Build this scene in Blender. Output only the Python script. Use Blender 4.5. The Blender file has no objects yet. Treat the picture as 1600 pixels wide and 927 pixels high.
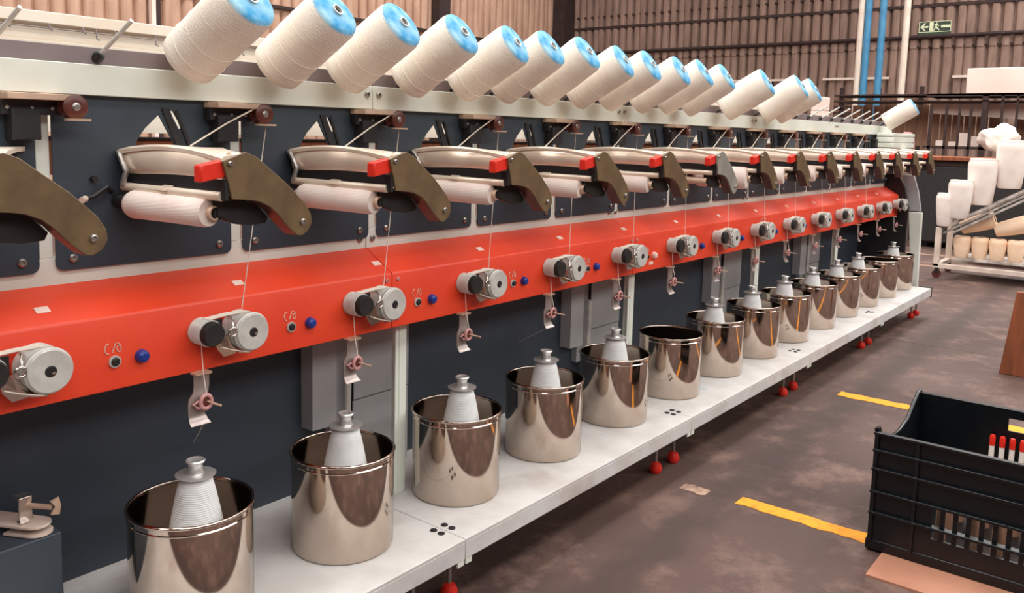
import bpy, bmesh, math, random
from mathutils import Vector, Matrix
from mathutils.geometry import tessellate_polygon

random.seed(7)
SC = bpy.context.scene
COL = SC.collection
PI = math.pi

# ------------------------------------------------------------------ camera
CAM_LOC = Vector((-0.2145, -1.4552, 1.1588))
YAW, PITCH, ROLL = 0.89529, -0.11920, 0.02410
F_PX, CX, CY = 1327.18, 782.47, 367.73
fwd = Vector((math.sin(YAW) * math.cos(PITCH), math.cos(YAW) * math.cos(PITCH), math.sin(PITCH)))
r0 = Vector((math.cos(YAW), -math.sin(YAW), 0))
u0 = r0.cross(fwd)
rgt = math.cos(ROLL) * r0 + math.sin(ROLL) * u0
upv = -math.sin(ROLL) * r0 + math.cos(ROLL) * u0
cd = bpy.data.cameras.new('camera')
cam = bpy.data.objects.new('camera', cd)
COL.objects.link(cam)
cam.matrix_world = Matrix(((rgt.x, upv.x, -fwd.x, CAM_LOC.x), (rgt.y, upv.y, -fwd.y, CAM_LOC.y),
                           (rgt.z, upv.z, -fwd.z, CAM_LOC.z), (0, 0, 0, 1)))
cd.sensor_fit = 'HORIZONTAL'
cd.sensor_width = 36.0
cd.lens = F_PX / 1600 * 36
cd.shift_x = (800 - CX) / 1600
cd.shift_y = (CY - 463.5) / 1600
cd.clip_start = 0.02
SC.camera = cam

# ------------------------------------------------------------------ light
w = bpy.data.worlds.new('world')
SC.world = w
w.use_nodes = True
w.node_tree.nodes['Background'].inputs[0].default_value = (0.95, 0.97, 1.0, 1)
w.node_tree.nodes['Background'].inputs[1].default_value = 0.5

def area(name, loc, sx, sy, power, col=(1, 0.985, 0.965), rot=(0, 0, 0)):
    l = bpy.data.lights.new(name, 'AREA')
    l.shape = 'RECTANGLE'
    l.size, l.size_y = sx, sy
    l.energy = power
    l.color = col
    o = bpy.data.objects.new(name, l)
    o.location = loc
    o.rotation_euler = rot
    COL.objects.link(o)
    return o

# rows of roof lights along the hall
area('roof_light', (4.0, -3.6, 6.3), 16, 1.3, 430)
area('front_fill', (3.0, -7.0, 4.8), 16, 1.4, 330, (1, 0.98, 0.96), (math.radians(62), 0, 0))  # unseen fill added on the camera side to brighten the machine front
area('roof_light', (2.0, 0.2, 6.3), 16, 0.9, 420)
area('roof_light', (2.0, 3.2, 6.3), 16, 1.3, 480)
area('roof_light', (6.0, 7.4, 6.3), 16, 1.3, 520)
area('roof_light', (12.5, -1.0, 6.3), 5, 5, 420)
SC.view_settings.view_transform = 'Standard'
SC.view_settings.look = 'None'
SC.view_settings.exposure = 0.40
SC.view_settings.gamma = 1.0
SC.view_settings.use_curve_mapping = False

# ------------------------------------------------------------------ materials
def s2l(c):
    return tuple(((v / 255) / 12.92 if v <= 10 else ((v / 255 + 0.055) / 1.055) ** 2.4) for v in c)

def mat(name, rgb, rough=0.5, metal=0.0, rgb2=None, scale=8.0, detail=4.0, lo=0.35, hi=0.7, bump=0.0, bscale=60.0,
        spec=0.5, coat=0.0, stretch=None, rough2=None):
    m = bpy.data.materials.new(name)
    m.use_nodes = True
    nt = m.node_tree
    b = nt.nodes['Principled BSDF']
    b.inputs['Base Color'].default_value = (*s2l(rgb), 1)
    b.inputs['Roughness'].default_value = rough
    b.inputs['Metallic'].default_value = metal
    b.inputs['Specular IOR Level'].default_value = spec
    b.inputs['Coat Weight'].default_value = coat
    tc = nt.nodes.new('ShaderNodeTexCoord')
    src = tc.outputs['Object']
    if stretch:
        mp = nt.nodes.new('ShaderNodeMapping')
        mp.inputs['Scale'].default_value = stretch
        nt.links.new(src, mp.inputs['Vector'])
        src = mp.outputs['Vector']
    if rgb2 is None:
        rgb2 = tuple(max(0, c * 0.9) for c in rgb)
    n = nt.nodes.new('ShaderNodeTexNoise')
    n.inputs['Scale'].default_value = scale
    n.inputs['Detail'].default_value = detail
    nt.links.new(src, n.inputs['Vector'])
    r = nt.nodes.new('ShaderNodeValToRGB')
    r.color_ramp.elements[0].position = lo
    r.color_ramp.elements[1].position = hi
    r.color_ramp.elements[0].color = (*s2l(rgb), 1)
    r.color_ramp.elements[1].color = (*s2l(rgb2), 1)
    nt.links.new(n.outputs['Fac'], r.inputs['Fac'])
    nt.links.new(r.outputs['Color'], b.inputs['Base Color'])
    if rough2 is not None:
        mr = nt.nodes.new('ShaderNodeMapRange')
        mr.inputs['From Min'].default_value = lo
        mr.inputs['From Max'].default_value = hi
        mr.inputs['To Min'].default_value = rough
        mr.inputs['To Max'].default_value = rough2
        nt.links.new(n.outputs['Fac'], mr.inputs['Value'])
        nt.links.new(mr.outputs['Result'], b.inputs['Roughness'])
    if bump > 0:
        n2 = nt.nodes.new('ShaderNodeTexNoise')
        n2.inputs['Scale'].default_value = bscale
        n2.inputs['Detail'].default_value = 3
        nt.links.new(src, n2.inputs['Vector'])
        bp = nt.nodes.new('ShaderNodeBump')
        bp.inputs['Strength'].default_value = bump
        bp.inputs['Distance'].default_value = 0.003
        nt.links.new(n2.outputs['Fac'], bp.inputs['Height'])
        nt.links.new(bp.outputs['Normal'], b.inputs['Normal'])
    return m

def yarn_mat(name, rgb, rgb2, wscale, tilt, dist=1.6, strength=0.5):
    """wound thread: fine slanted turns as relief"""
    m = mat(name, rgb, 0.92, 0, rgb2, 14, 5, 0.35, 0.75, spec=0.15)
    nt = m.node_tree
    b = nt.nodes['Principled BSDF']
    tc = nt.nodes.new('ShaderNodeTexCoord')
    mp = nt.nodes.new('ShaderNodeMapping')
    mp.inputs['Rotation'].default_value = (0, tilt, 0)
    nt.links.new(tc.outputs['Object'], mp.inputs['Vector'])
    wv = nt.nodes.new('ShaderNodeTexWave')
    wv.bands_direction = 'Z'
    wv.inputs['Scale'].default_value = wscale
    wv.inputs['Distortion'].default_value = dist
    wv.inputs['Detail'].default_value = 3
    wv.inputs['Detail Scale'].default_value = 2.5
    nt.links.new(mp.outputs['Vector'], wv.inputs['Vector'])
    bp = nt.nodes.new('ShaderNodeBump')
    bp.inputs['Strength'].default_value = strength
    bp.inputs['Distance'].default_value = 0.002
    nt.links.new(wv.outputs['Fac'], bp.inputs['Height'])
    nt.links.new(bp.outputs['Normal'], b.inputs['Normal'])
    return m

M = dict(
    rail=mat('painted_white', (230, 235, 224), 0.42, rgb2=(220, 222, 210), scale=5, coat=0.1),
    shelf=mat('shelf_paint', (218, 215, 212), 0.5, rgb2=(198, 192, 187), scale=9, detail=8, lo=0.4, hi=0.72, bump=0.15, bscale=90),
    grey=mat('creel_grey', (140, 126, 126), 0.5, rgb2=(116, 104, 104), scale=7),
    panel=mat('slate_panel', (58, 68, 78), 0.42, rgb2=(48, 57, 66), scale=4, bump=0.08, bscale=200),
    dark=mat('dark_steel', (38, 36, 38), 0.45, rgb2=(28, 26, 28), scale=10),
    navy=mat('navy_panel', (60, 69, 80), 0.5, rgb2=(50, 58, 68), scale=3, bump=0.06, bscale=220),
    column=mat('column_grey', (176, 175, 175), 0.45, rgb2=(158, 157, 158), scale=4, bump=0.06, bscale=160),
    red=mat('red_paint', (238, 70, 34), 0.5, rgb2=(230, 60, 28), scale=6, bump=0.06, bscale=240, coat=0.15),
    redplastic=mat('red_plastic', (230, 52, 36), 0.35, rgb2=(210, 34, 24)),
    lever=mat('olive_lever', (112, 90, 60), 0.5, rgb2=(92, 72, 48), scale=22, detail=6, bump=0.1, bscale=150),
    leversheen=mat('lever_sheen', (150, 146, 136), 0.45, rgb2=(128, 124, 116), scale=22),  # brown lever with reflected light put into the colour as pale grey
    chrome=mat('brushed_chrome', (222, 214, 206), 0.22, 1.0, rgb2=(190, 180, 172), scale=20),
    lid=mat('lid_metal', (248, 232, 212), 0.36, 0.3, rgb2=(238, 216, 194), scale=12),
    collar=mat('collar_steel', (226, 225, 221), 0.34, 0.7, rgb2=(206, 205, 202), scale=20),
    plate=mat('tension_plate', (182, 168, 162), 0.32, 0.6, rgb2=(160, 146, 140), scale=18),
    guard=mat('guard_metal', (244, 226, 206), 0.3, 0.4, rgb2=(228, 206, 186), scale=10),
    alu=mat('aluminium', (216, 215, 208), 0.45, 0.2, rgb2=(198, 196, 190), scale=40, bump=0.08, bscale=300),
    steel=mat('polished_stainless', (200, 186, 174), 0.07, 1.0, rgb2=(190, 174, 160), scale=5, rough2=0.14),
    bolt=mat('zinc_bolt', (176, 170, 164), 0.35, 0.8),
    black=mat('black_rubber', (30, 27, 25), 0.6, rgb2=(40, 36, 33), scale=30, bump=0.1, bscale=150),
    brown=mat('brown_ceramic', (98, 48, 36), 0.35, rgb2=(74, 34, 26), scale=20),
    pink=mat('pink_ceramic', (214, 160, 158), 0.4, rgb2=(188, 130, 128), scale=30),
    blue=mat('blue_button', (30, 62, 150), 0.3, rgb2=(22, 48, 128)),
    blueend=mat('blue_yarn_end', (48, 146, 196), 0.85, rgb2=(172, 212, 224), scale=15, detail=5, lo=0.40, hi=0.66, bump=0.3, bscale=90),
    print_=mat('pale_print', (238, 190, 170), 0.6),
    sticker=mat('sticker', (244, 214, 200), 0.6),
    tube=mat('cone_tube', (60, 50, 46), 0.5),
    thread=mat('thread', (238, 226, 210), 0.9),
    tan=mat('tan_strip', (214, 184, 160), 0.4, 0.2, rgb2=(180, 148, 126), scale=14),
    cream=mat('cream_beam', (250, 240, 222), 0.6, rgb2=(240, 224, 202), scale=5),
    board=mat('cardboard', (190, 134, 108), 0.9, rgb2=(172, 118, 94), scale=8, bump=0.1),
    crate=mat('crate_plastic', (15, 20, 24), 0.3, rgb2=(11, 14, 18), scale=12),
    yellow=mat('yellow_paint', (242, 160, 30), 0.75, rgb2=(206, 128, 40), scale=34, detail=8, lo=0.5, hi=0.8, bump=0.3),
    worn=mat('worn_paint', (176, 146, 124), 0.85, rgb2=(118, 90, 78), scale=30, detail=8, lo=0.4, hi=0.65, bump=0.3),
    floorline=mat('pale_line', (196, 158, 130), 0.8, rgb2=(150, 112, 92), scale=14),
    sheet=mat('fibre_sheet', (150, 122, 108), 0.85, rgb2=(110, 86, 76), scale=2.4, detail=9, lo=0.3, hi=0.75, bump=0.2, bscale=30, stretch=(3, 3, 0.7)),
    sheet2=mat('pale_fibre_sheet', (200, 162, 138), 0.85, rgb2=(166, 128, 106), scale=2.4, detail=9, lo=0.3, hi=0.75, bump=0.2, bscale=30, stretch=(3, 3, 0.7)),
    girt=mat('dark_girt', (58, 38, 34), 0.8, rgb2=(42, 28, 26)),
    bluepipe=mat('blue_pipe', (70, 136, 172), 0.45, rgb2=(54, 116, 156), scale=6),
    whitepipe=mat('white_pipe', (222, 206, 190), 0.45, rgb2=(204, 186, 170), scale=6),
    whitebox=mat('white_box', (240, 218, 206), 0.6, rgb2=(230, 206, 192), scale=3),
    wood=mat('brown_wood', (150, 82, 48), 0.7, rgb2=(112, 58, 34), scale=6, detail=6, stretch=(6, 6, 0.6)),
    plank=mat('pale_plank', (172, 132, 106), 0.8, rgb2=(136, 98, 78), scale=4, detail=6, stretch=(5, 5, 0.5)),
    frame=mat('trolley_paint', (222, 204, 190), 0.5, rgb2=(200, 180, 166), scale=10),
    greybar=mat('grey_bar', (205, 195, 188), 0.5, rgb2=(120, 108, 102), scale=12),
    peach=mat('peach_yarn', (252, 224, 194), 0.9, rgb2=(244, 206, 172), scale=9),
    wallback=mat('dark_wall', (74, 54, 47), 0.9, rgb2=(58, 42, 38), scale=2),
    smear=mat('floor_smear', (76, 57, 51), 0.72, rgb2=(92, 69, 61), scale=9, detail=8),
    signgreen=mat('sign_green', (46, 62, 46), 0.5),
    signpale=mat('sign_pale', (222, 226, 186), 0.5),
    plastic=mat('polythene', (248, 238, 230), 0.35, rgb2=(230, 212, 200), scale=7),
)
M['yarn'] = yarn_mat('cone_yarn', (243, 235, 222), (232, 220, 204), 42, 0.22, 9.0, 0.22)
M['bobyarn'] = yarn_mat('bobbin_yarn', (243, 232, 222), (228, 206, 196), 60, 0.5, 2.0, 0.12)
M['potyarn'] = yarn_mat('small_cone_yarn', (238, 238, 236), (222, 222, 222), 75, 0.0, 1.2, 0.22)

def floor_mat():
    m = mat('floor_concrete', (90, 67, 59), 0.62, rgb2=(72, 52, 46), scale=1.1, detail=10, lo=0.35, hi=0.7, bump=0.5, bscale=55, rough2=0.78)
    nt = m.node_tree
    b = nt.nodes['Principled BSDF']
    src = b.inputs['Base Color'].links[0].from_socket
    tc = nt.nodes.new('ShaderNodeTexCoord')
    n = nt.nodes.new('ShaderNodeTexNoise')
    n.inputs['Scale'].default_value = 4.0
    n.inputs['Detail'].default_value = 14
    n.inputs['Roughness'].default_value = 0.72
    nt.links.new(tc.outputs['Object'], n.inputs['Vector'])
    r = nt.nodes.new('ShaderNodeValToRGB')
    r.color_ramp.elements[0].position = 0.50
    r.color_ramp.elements[1].position = 0.80
    nt.links.new(n.outputs['Fac'], r.inputs['Fac'])
    mx = nt.nodes.new('ShaderNodeMixRGB')
    mx.inputs[2].default_value = (*s2l((144, 114, 102)), 1)
    nt.links.new(r.outputs['Color'], mx.inputs[0])
    nt.links.new(src, mx.inputs[1])
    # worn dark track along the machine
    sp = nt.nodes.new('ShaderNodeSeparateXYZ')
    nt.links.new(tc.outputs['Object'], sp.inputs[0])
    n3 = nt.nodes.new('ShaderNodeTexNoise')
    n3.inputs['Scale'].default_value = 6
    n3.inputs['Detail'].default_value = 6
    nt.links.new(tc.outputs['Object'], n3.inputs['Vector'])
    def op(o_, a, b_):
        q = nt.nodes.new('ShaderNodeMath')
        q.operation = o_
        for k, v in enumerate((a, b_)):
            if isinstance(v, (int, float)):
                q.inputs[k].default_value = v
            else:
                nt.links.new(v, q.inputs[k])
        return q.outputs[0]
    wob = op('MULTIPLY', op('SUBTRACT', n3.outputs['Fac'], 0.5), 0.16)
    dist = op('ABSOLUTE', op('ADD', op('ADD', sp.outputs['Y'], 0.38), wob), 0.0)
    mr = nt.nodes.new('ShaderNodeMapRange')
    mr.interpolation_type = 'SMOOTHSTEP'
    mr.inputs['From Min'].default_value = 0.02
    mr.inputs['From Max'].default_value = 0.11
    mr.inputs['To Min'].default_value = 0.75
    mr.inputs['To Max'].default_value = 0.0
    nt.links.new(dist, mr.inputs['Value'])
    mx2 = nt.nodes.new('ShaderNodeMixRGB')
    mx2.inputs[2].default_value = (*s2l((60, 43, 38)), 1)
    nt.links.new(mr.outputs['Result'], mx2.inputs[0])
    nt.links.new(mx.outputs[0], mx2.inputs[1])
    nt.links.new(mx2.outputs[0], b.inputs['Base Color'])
    return m
M['floor'] = floor_mat()

def shelf_stains(m):
    nt = m.node_tree
    b = nt.nodes['Principled BSDF']
    src = b.inputs['Base Color'].links[0].from_socket
    tc = nt.nodes.new('ShaderNodeTexCoord')
    for sc_, lo, col in ((7.0, 0.66, (138, 178, 194)), (3.2, 0.60, (178, 160, 146))):
        n = nt.nodes.new('ShaderNodeTexNoise')
        n.inputs['Scale'].default_value = sc_
        n.inputs['Detail'].default_value = 6
        nt.links.new(tc.outputs['Object'], n.inputs['Vector'])
        r = nt.nodes.new('ShaderNodeValToRGB')
        r.color_ramp.elements[0].position = lo
        r.color_ramp.elements[1].position = lo + 0.12
        r.color_ramp.elements[1].color = (0.7, 0.7, 0.7, 1)
        nt.links.new(n.outputs['Fac'], r.inputs['Fac'])
        mx = nt.nodes.new('ShaderNodeMixRGB')
        mx.inputs[2].default_value = (*s2l(col), 1)
        nt.links.new(r.outputs['Color'], mx.inputs[0])
        nt.links.new(src, mx.inputs[1])
        src = mx.outputs[0]
    nt.links.new(src, b.inputs['Base Color'])
shelf_stains(M['shelf'])

# ------------------------------------------------------------------ mesh helpers
class MB:
    def __init__(self):
        self.v, self.f = [], []

    def add(self, vs, fs):
        k = len(self.v)
        self.v += [tuple(p) for p in vs]
        self.f += [tuple(i + k for i in q) for q in fs]
        return self

    def box(self, x0, x1, y0, y1, z0, z1):
        vs = [(x, y, z) for z in (z0, z1) for y in (y0, y1) for x in (x0, x1)]
        return self.add(vs, [(0, 2, 3, 1), (4, 5, 7, 6), (0, 1, 5, 4), (2, 6, 7, 3), (0, 4, 6, 2), (1, 3, 7, 5)])

    def lathe(self, prof, org=(0, 0, 0), axis=(0, 0, 1), n=24, cap0=True, cap1=True):
        org, ax = Vector(org), Vector(axis).normalized()
        a = ax.orthogonal().normalized()
        b = ax.cross(a)
        vs, fs = [], []
        for r, h in prof:
            for i in range(n):
                t = 2 * PI * i / n
                vs.append(org + ax * h + (a * math.cos(t) + b * math.sin(t)) * r)
        for j in range(len(prof) - 1):
            for i in range(n):
                k = (i + 1) % n
                fs.append((j * n + i, j * n + k, (j + 1) * n + k, (j + 1) * n + i))
        if cap0 and prof[0][0] > 1e-6:
            fs.append(tuple(range(n - 1, -1, -1)))
        if cap1 and prof[-1][0] > 1e-6:
            fs.append(tuple(range((len(prof) - 1) * n, len(prof) * n)))
        return self.add(vs, fs)

    def cyl(self, p, q, r, n=16, r2=None):
        p, q = Vector(p), Vector(q)
        return self.lathe([(r, 0), (r if r2 is None else r2, (q - p).length)], p, q - p, n)

    def tube(self, pts, r, n=8, closed=False):
        pts = [Vector(p) for p in pts]
        vs, fs = [], []
        N = len(pts)
        prev = None
        for i, p in enumerate(pts):
            if closed:
                t = (pts[(i + 1) % N] - pts[i - 1]).normalized()
            else:
                t = (pts[min(i + 1, N - 1)] - pts[max(i - 1, 0)]).normalized()
            if prev is None:
                a = t.orthogonal().normalized()
            else:
                a = (prev - t * prev.dot(t)).normalized()
            prev = a
            b = t.cross(a)
            for k in range(n):
                s = 2 * PI * k / n
                vs.append(p + (a * math.cos(s) + b * math.sin(s)) * r)
        for i in range(N if closed else N - 1):
            j = (i + 1) % N
            for k in range(n):
                l = (k + 1) % n
                fs.append((i * n + k, i * n + l, j * n + l, j * n + k))
        if not closed:
            fs.append(tuple(range(n - 1, -1, -1)))
            fs.append(tuple(range((N - 1) * n, N * n)))
        return self.add(vs, fs)

    def prism(self, outline, lo, hi, plane='xz', holes=()):
        """outline (and holes) in a plane, extruded between lo and hi along the third axis"""
        def P(q, h):
            a, b = q
            return {'xz': (a, h, b), 'xy': (a, b, h), 'yz': (h, a, b)}[plane]
        loops = [list(outline)] + [list(h) for h in holes]
        flat = [q for l in loops for q in l]
        tris = tessellate_polygon([[Vector((a, b, 0)) for a, b in l] for l in loops])
        n = len(flat)
        vs = [P(q, lo) for q in flat] + [P(q, hi) for q in flat]
        fs = []
        for t in tris:
            fs.append(tuple(t))
            fs.append(tuple(i + n for i in reversed(t)))
        k = 0
        for l in loops:
            for i in range(len(l)):
                j = (i + 1) % len(l)
                fs.append((k + i, k + j, k + j + n, k + i + n))
            k += len(l)
        return self.add(vs, fs)

    def build(self, name, m, parent=None, smooth=30, bevel=0.0, org=None):
        """one mesh object; verts are given in world space of the prototype and stored relative to the parent's base"""
        o0 = Vector(org) if org is not None else (WORLD_OF.get(parent.name, Vector((0, 0, 0))) if parent else Vector((0, 0, 0)))
        me = bpy.data.meshes.new(name)
        me.from_pydata([tuple(Vector(p) - o0) for p in self.v], [], self.f)
        bm = bmesh.new()
        bm.from_mesh(me)
        bmesh.ops.recalc_face_normals(bm, faces=bm.faces)
        bm.to_mesh(me)
        bm.free()
        me.materials.append(M[m] if isinstance(m, str) else m)
        if smooth:
            me.polygons.foreach_set('use_smooth', [True] * len(me.polygons))
            me.set_sharp_from_angle(angle=math.radians(smooth))
        o = bpy.data.objects.new(name, me)
        COL.objects.link(o)
        if parent:
            o.parent = parent
        else:
            o.location = o0
        WORLD_OF[o.name] = o0
        if bevel:
            bv = o.modifiers.new('bevel', 'BEVEL')
            bv.width = bevel
            bv.segments = 2
            bv.limit_method = 'ANGLE'
        return o

WORLD_OF = {}

def thing(name, label, cat, loc, group=None):
    o = bpy.data.objects.new(name, None)
    o.empty_display_size = 0.05
    COL.objects.link(o)
    o.location = loc
    WORLD_OF[o.name] = Vector(loc)
    return tag(o, label, cat, group)

def tag(o, label, cat, group=None, kind=None):
    o['label'] = label
    o['category'] = cat
    if group:
        o['group'] = group
    if kind:
        o['kind'] = kind
    return o

def struct(o):
    o['kind'] = 'structure'
    return o

def copy_tree(o, parent=None):
    c = o.copy()
    COL.objects.link(c)
    if parent:
        c.parent = parent
    for ch in list(o.children):
        copy_tree(ch, c)
    return c

def replicate(root, loc, label):
    c = copy_tree(root)
    c.location = loc
    c['label'] = label
    return c

def dup(o, delta):
    """copy of a part (with its sub-parts) beside the first"""
    c = copy_tree(o, o.parent)
    c.location = o.location + Vector(delta)
    return c

ORD = ['zeroth', 'first', 'second', 'third', 'fourth', 'fifth', 'sixth', 'seventh', 'eighth', 'ninth', 'tenth', 'eleventh',
       'twelfth', 'thirteenth', 'fourteenth', 'fifteenth', 'sixteenth', 'seventeenth', 'eighteenth']
P = 0.4
SEAM = [-1.14, 0.055, 1.25, 2.445, 3.64, 4.84, 6.03]

# ------------------------------------------------------------------ setting
XW, YW = 16.0, 9.9
mb = MB().box(-7, XW, -8, YW, -0.12, 0)
fl = struct(mb.build('floor', 'floor', smooth=0))
mb = MB().box(-7, XW, -8, YW, 6.6, 6.7)
struct(mb.build('ceiling', 'sheet', smooth=0))
wr = struct(MB().box(XW, XW + 0.1, -8, YW, 0, 6.6).build('wall_right', 'girt', smooth=0))
wl = struct(MB().box(-7, XW, YW, YW + 0.1, 0, 6.6).build('wall_left', 'girt', smooth=0))
struct(MB().box(-7.1, -7, -8, YW, 0, 6.6).build('wall_front', 'wallback', smooth=0))
struct(MB().box(-7, XW, -8.1, -8, 0, 6.6).build('wall_back', 'wallback', smooth=0))

def corrugated(w_, h_, pitch, depth):
    """one fibre-cement sheet: ridged profile across, thickness, standing in the local xz plane"""
    prof = []
    n = int(round(w_ / pitch))
    for i in range(n):
        x = i * pitch
        prof += [(x, 0), (x + pitch * 0.10, 0), (x + pitch * 0.17, depth * 0.55), (x + pitch * 0.27, depth * 0.88), (x + pitch * 0.42, depth), (x + pitch * 0.68, depth), (x + pitch * 0.83, depth * 0.88), (x + pitch * 0.93, depth * 0.55)]
    prof.append((n * pitch, 0))
    m = MB()
    k = len(prof)
    vs = [(x, -d, 0) for x, d in prof] + [(x, -d, h_) for x, d in prof]
    m.add(vs, [(i, i + 1, i + 1 + k, i + k) for i in range(k - 1)])
    return m

# end wall: rows of sheets, each row lapping over the one below
WORLD_OF['wall_right'] = Vector((0, 0, 0))
rows = [(0.0, 1.55, 0.030), (1.50, 1.52, 0.045), (2.78, 0.84, 0.060), (3.52, 1.25, 0.075), (4.70, 1.85, 0.09)]
protos = {}
for k, (z0, h_, off) in enumerate(rows):
    o = corrugated(1.08, h_, 0.18, 0.085).build('wall_sheet', 'sheet', smooth=20)
    o.parent = wr
    o.rotation_euler = (0, 0, -PI / 2)
    o.location = (XW - off, YW, z0)
    protos[k] = o
    for j in range(1, 17):
        c = o.copy()
        COL.objects.link(c)
        c.location = (XW - off - 0.004 * (j % 2), YW - 1.03 * j, z0)
# end wall girts and lapped bands
for z, h_, d in ((3.47, 0.05, 0.16), (3.72, 0.03, 0.15), (2.80, 0.02, 0.13)):
    MB().box(XW - d, XW - d + 0.03, -8, YW, z, z + h_).build('wall_girt', 'girt', wr, smooth=0)
MB().cyl((XW - 0.18, -8, 3.0), (XW - 0.18, YW, 2.95), 0.032, 8).build('wall_pipe', 'girt', wr)
# side wall
for k, (z0, h_, off) in enumerate([(0.0, 1.6, 0.03), (1.55, 1.55, 0.045), (3.02, 1.6, 0.06), (4.55, 2.0, 0.075)]):
    o = corrugated(1.12, h_, 0.20, 0.07).build('wall_sheet', 'sheet2', smooth=20)
    o.parent = wl
    o.location = (3.0, YW - off, z0)
    for j in range(1, 12):
        c = o.copy()
        COL.objects.link(c)
        c.location = (3.0 + 1.10 * j, YW - off - 0.004 * (j % 2), z0)
MB().box(11.55, 11.85, YW - 0.35, YW - 0.15, 0, 6.6).build('wall_column', 'girt', wl, smooth=0)
MB().box(15.45, 15.95, YW - 0.45, YW - 0.1, 0, 6.6).build('wall_column', 'girt', wl, smooth=0)
MB().box(-7, XW, YW - 0.17, YW - 0.12, 3.0, 3.05).build('wall_girt', 'girt', wl, smooth=0)
MB().box(6.0, 6.06, YW - 0.2, YW - 0.12, 0, 6.6).build('lit_gap_batten', 'whitebox', wl, smooth=0)  # light showing through a wall gap, put in as a pale strip
MB().box(6.06, 6.14, YW - 0.18, YW - 0.12, 0, 6.6).build('lit_gap_batten', 'girt', wl, smooth=0)

def ragged(x0, x1, y0, y1, seed, step=0.03, amp=0.006):
    rnd = random.Random(seed)
    n = int(abs(y1 - y0) / step)
    L = [(x0 + rnd.uniform(-amp, amp), y0 + (y1 - y0) * i / n) for i in range(n + 1)]
    R_ = [(x1 + rnd.uniform(-amp, amp), y0 + (y1 - y0) * i / n) for i in range(n + 1)]
    return L + R_[::-1]
# floor joints and painted lines
for x in (5.1, 7.1):
    MB().box(x, x + 0.02, -8, 1.0, 0.0002, 0.001).build('floor_joint', 'smear', fl, smooth=0)

tag(MB().prism(ragged(2.298, 2.362, -0.43, -3.5, 1), 0.0, 0.0016, 'xy').build('floor_line', 'yellow', smooth=0),
    'nearer of two yellow lines painted across the brown floor, behind the black crate', 'floor line', 'yellow floor lines')
tag(MB().prism(ragged(3.725, 3.80, -0.30, -3.5, 2), 0.0, 0.0016, 'xy').build('floor_line', 'yellow', smooth=0),
    'farther of two yellow lines painted across the brown floor, short and thin', 'floor line', 'yellow floor lines')
tag(MB().prism(ragged(2.285, 2.335, -0.24, -0.33, 3, 0.012), 0.0, 0.0016, 'xy').build('floor_line', 'worn', smooth=0),
    'worn pale stub of floor line near the machine, its yellow rubbed off', 'floor line')
for k, (x, a) in enumerate(((9.5, 'farther'), (8.6, 'nearer'))):
    tag(MB().box(x, x + 0.05, -3.0, 0.9, 0.0, 0.002).build('floor_line', 'floorline', smooth=0),
        a + ' of two thin pale lines on the floor beyond the machine end, left of the trolley', 'floor line', 'pale floor lines')

# ------------------------------------------------------------------ winding machine frame
MX = (3.0, 0.2, 0.0)
mach = thing('winding_machine', 'long white winding machine frame with red front cover and slate panels', 'machine', MX)

def rounded(x0, x1, z0, z1, r, n=4):
    pts = []
    for cx, cz, a0 in ((x1 - r, z1 - r, 0), (x0 + r, z1 - r, 90), (x0 + r, z0 + r, 180), (x1 - r, z0 + r, 270)):
        for i in range(n + 1):
            a = math.radians(a0 + 90 * i / n)
            pts.append((cx + r * math.cos(a), cz + r * math.sin(a)))
    return pts

def bolt_mb(x, y, z, r=0.007, d=0.006):
    return MB().lathe([(r, 0), (r, d * 0.6), (r * 0.7, d), (r * 0.45, d), (r * 0.4, d * 0.5)], (x, y, z), (0, -1, 0), 10)

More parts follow.
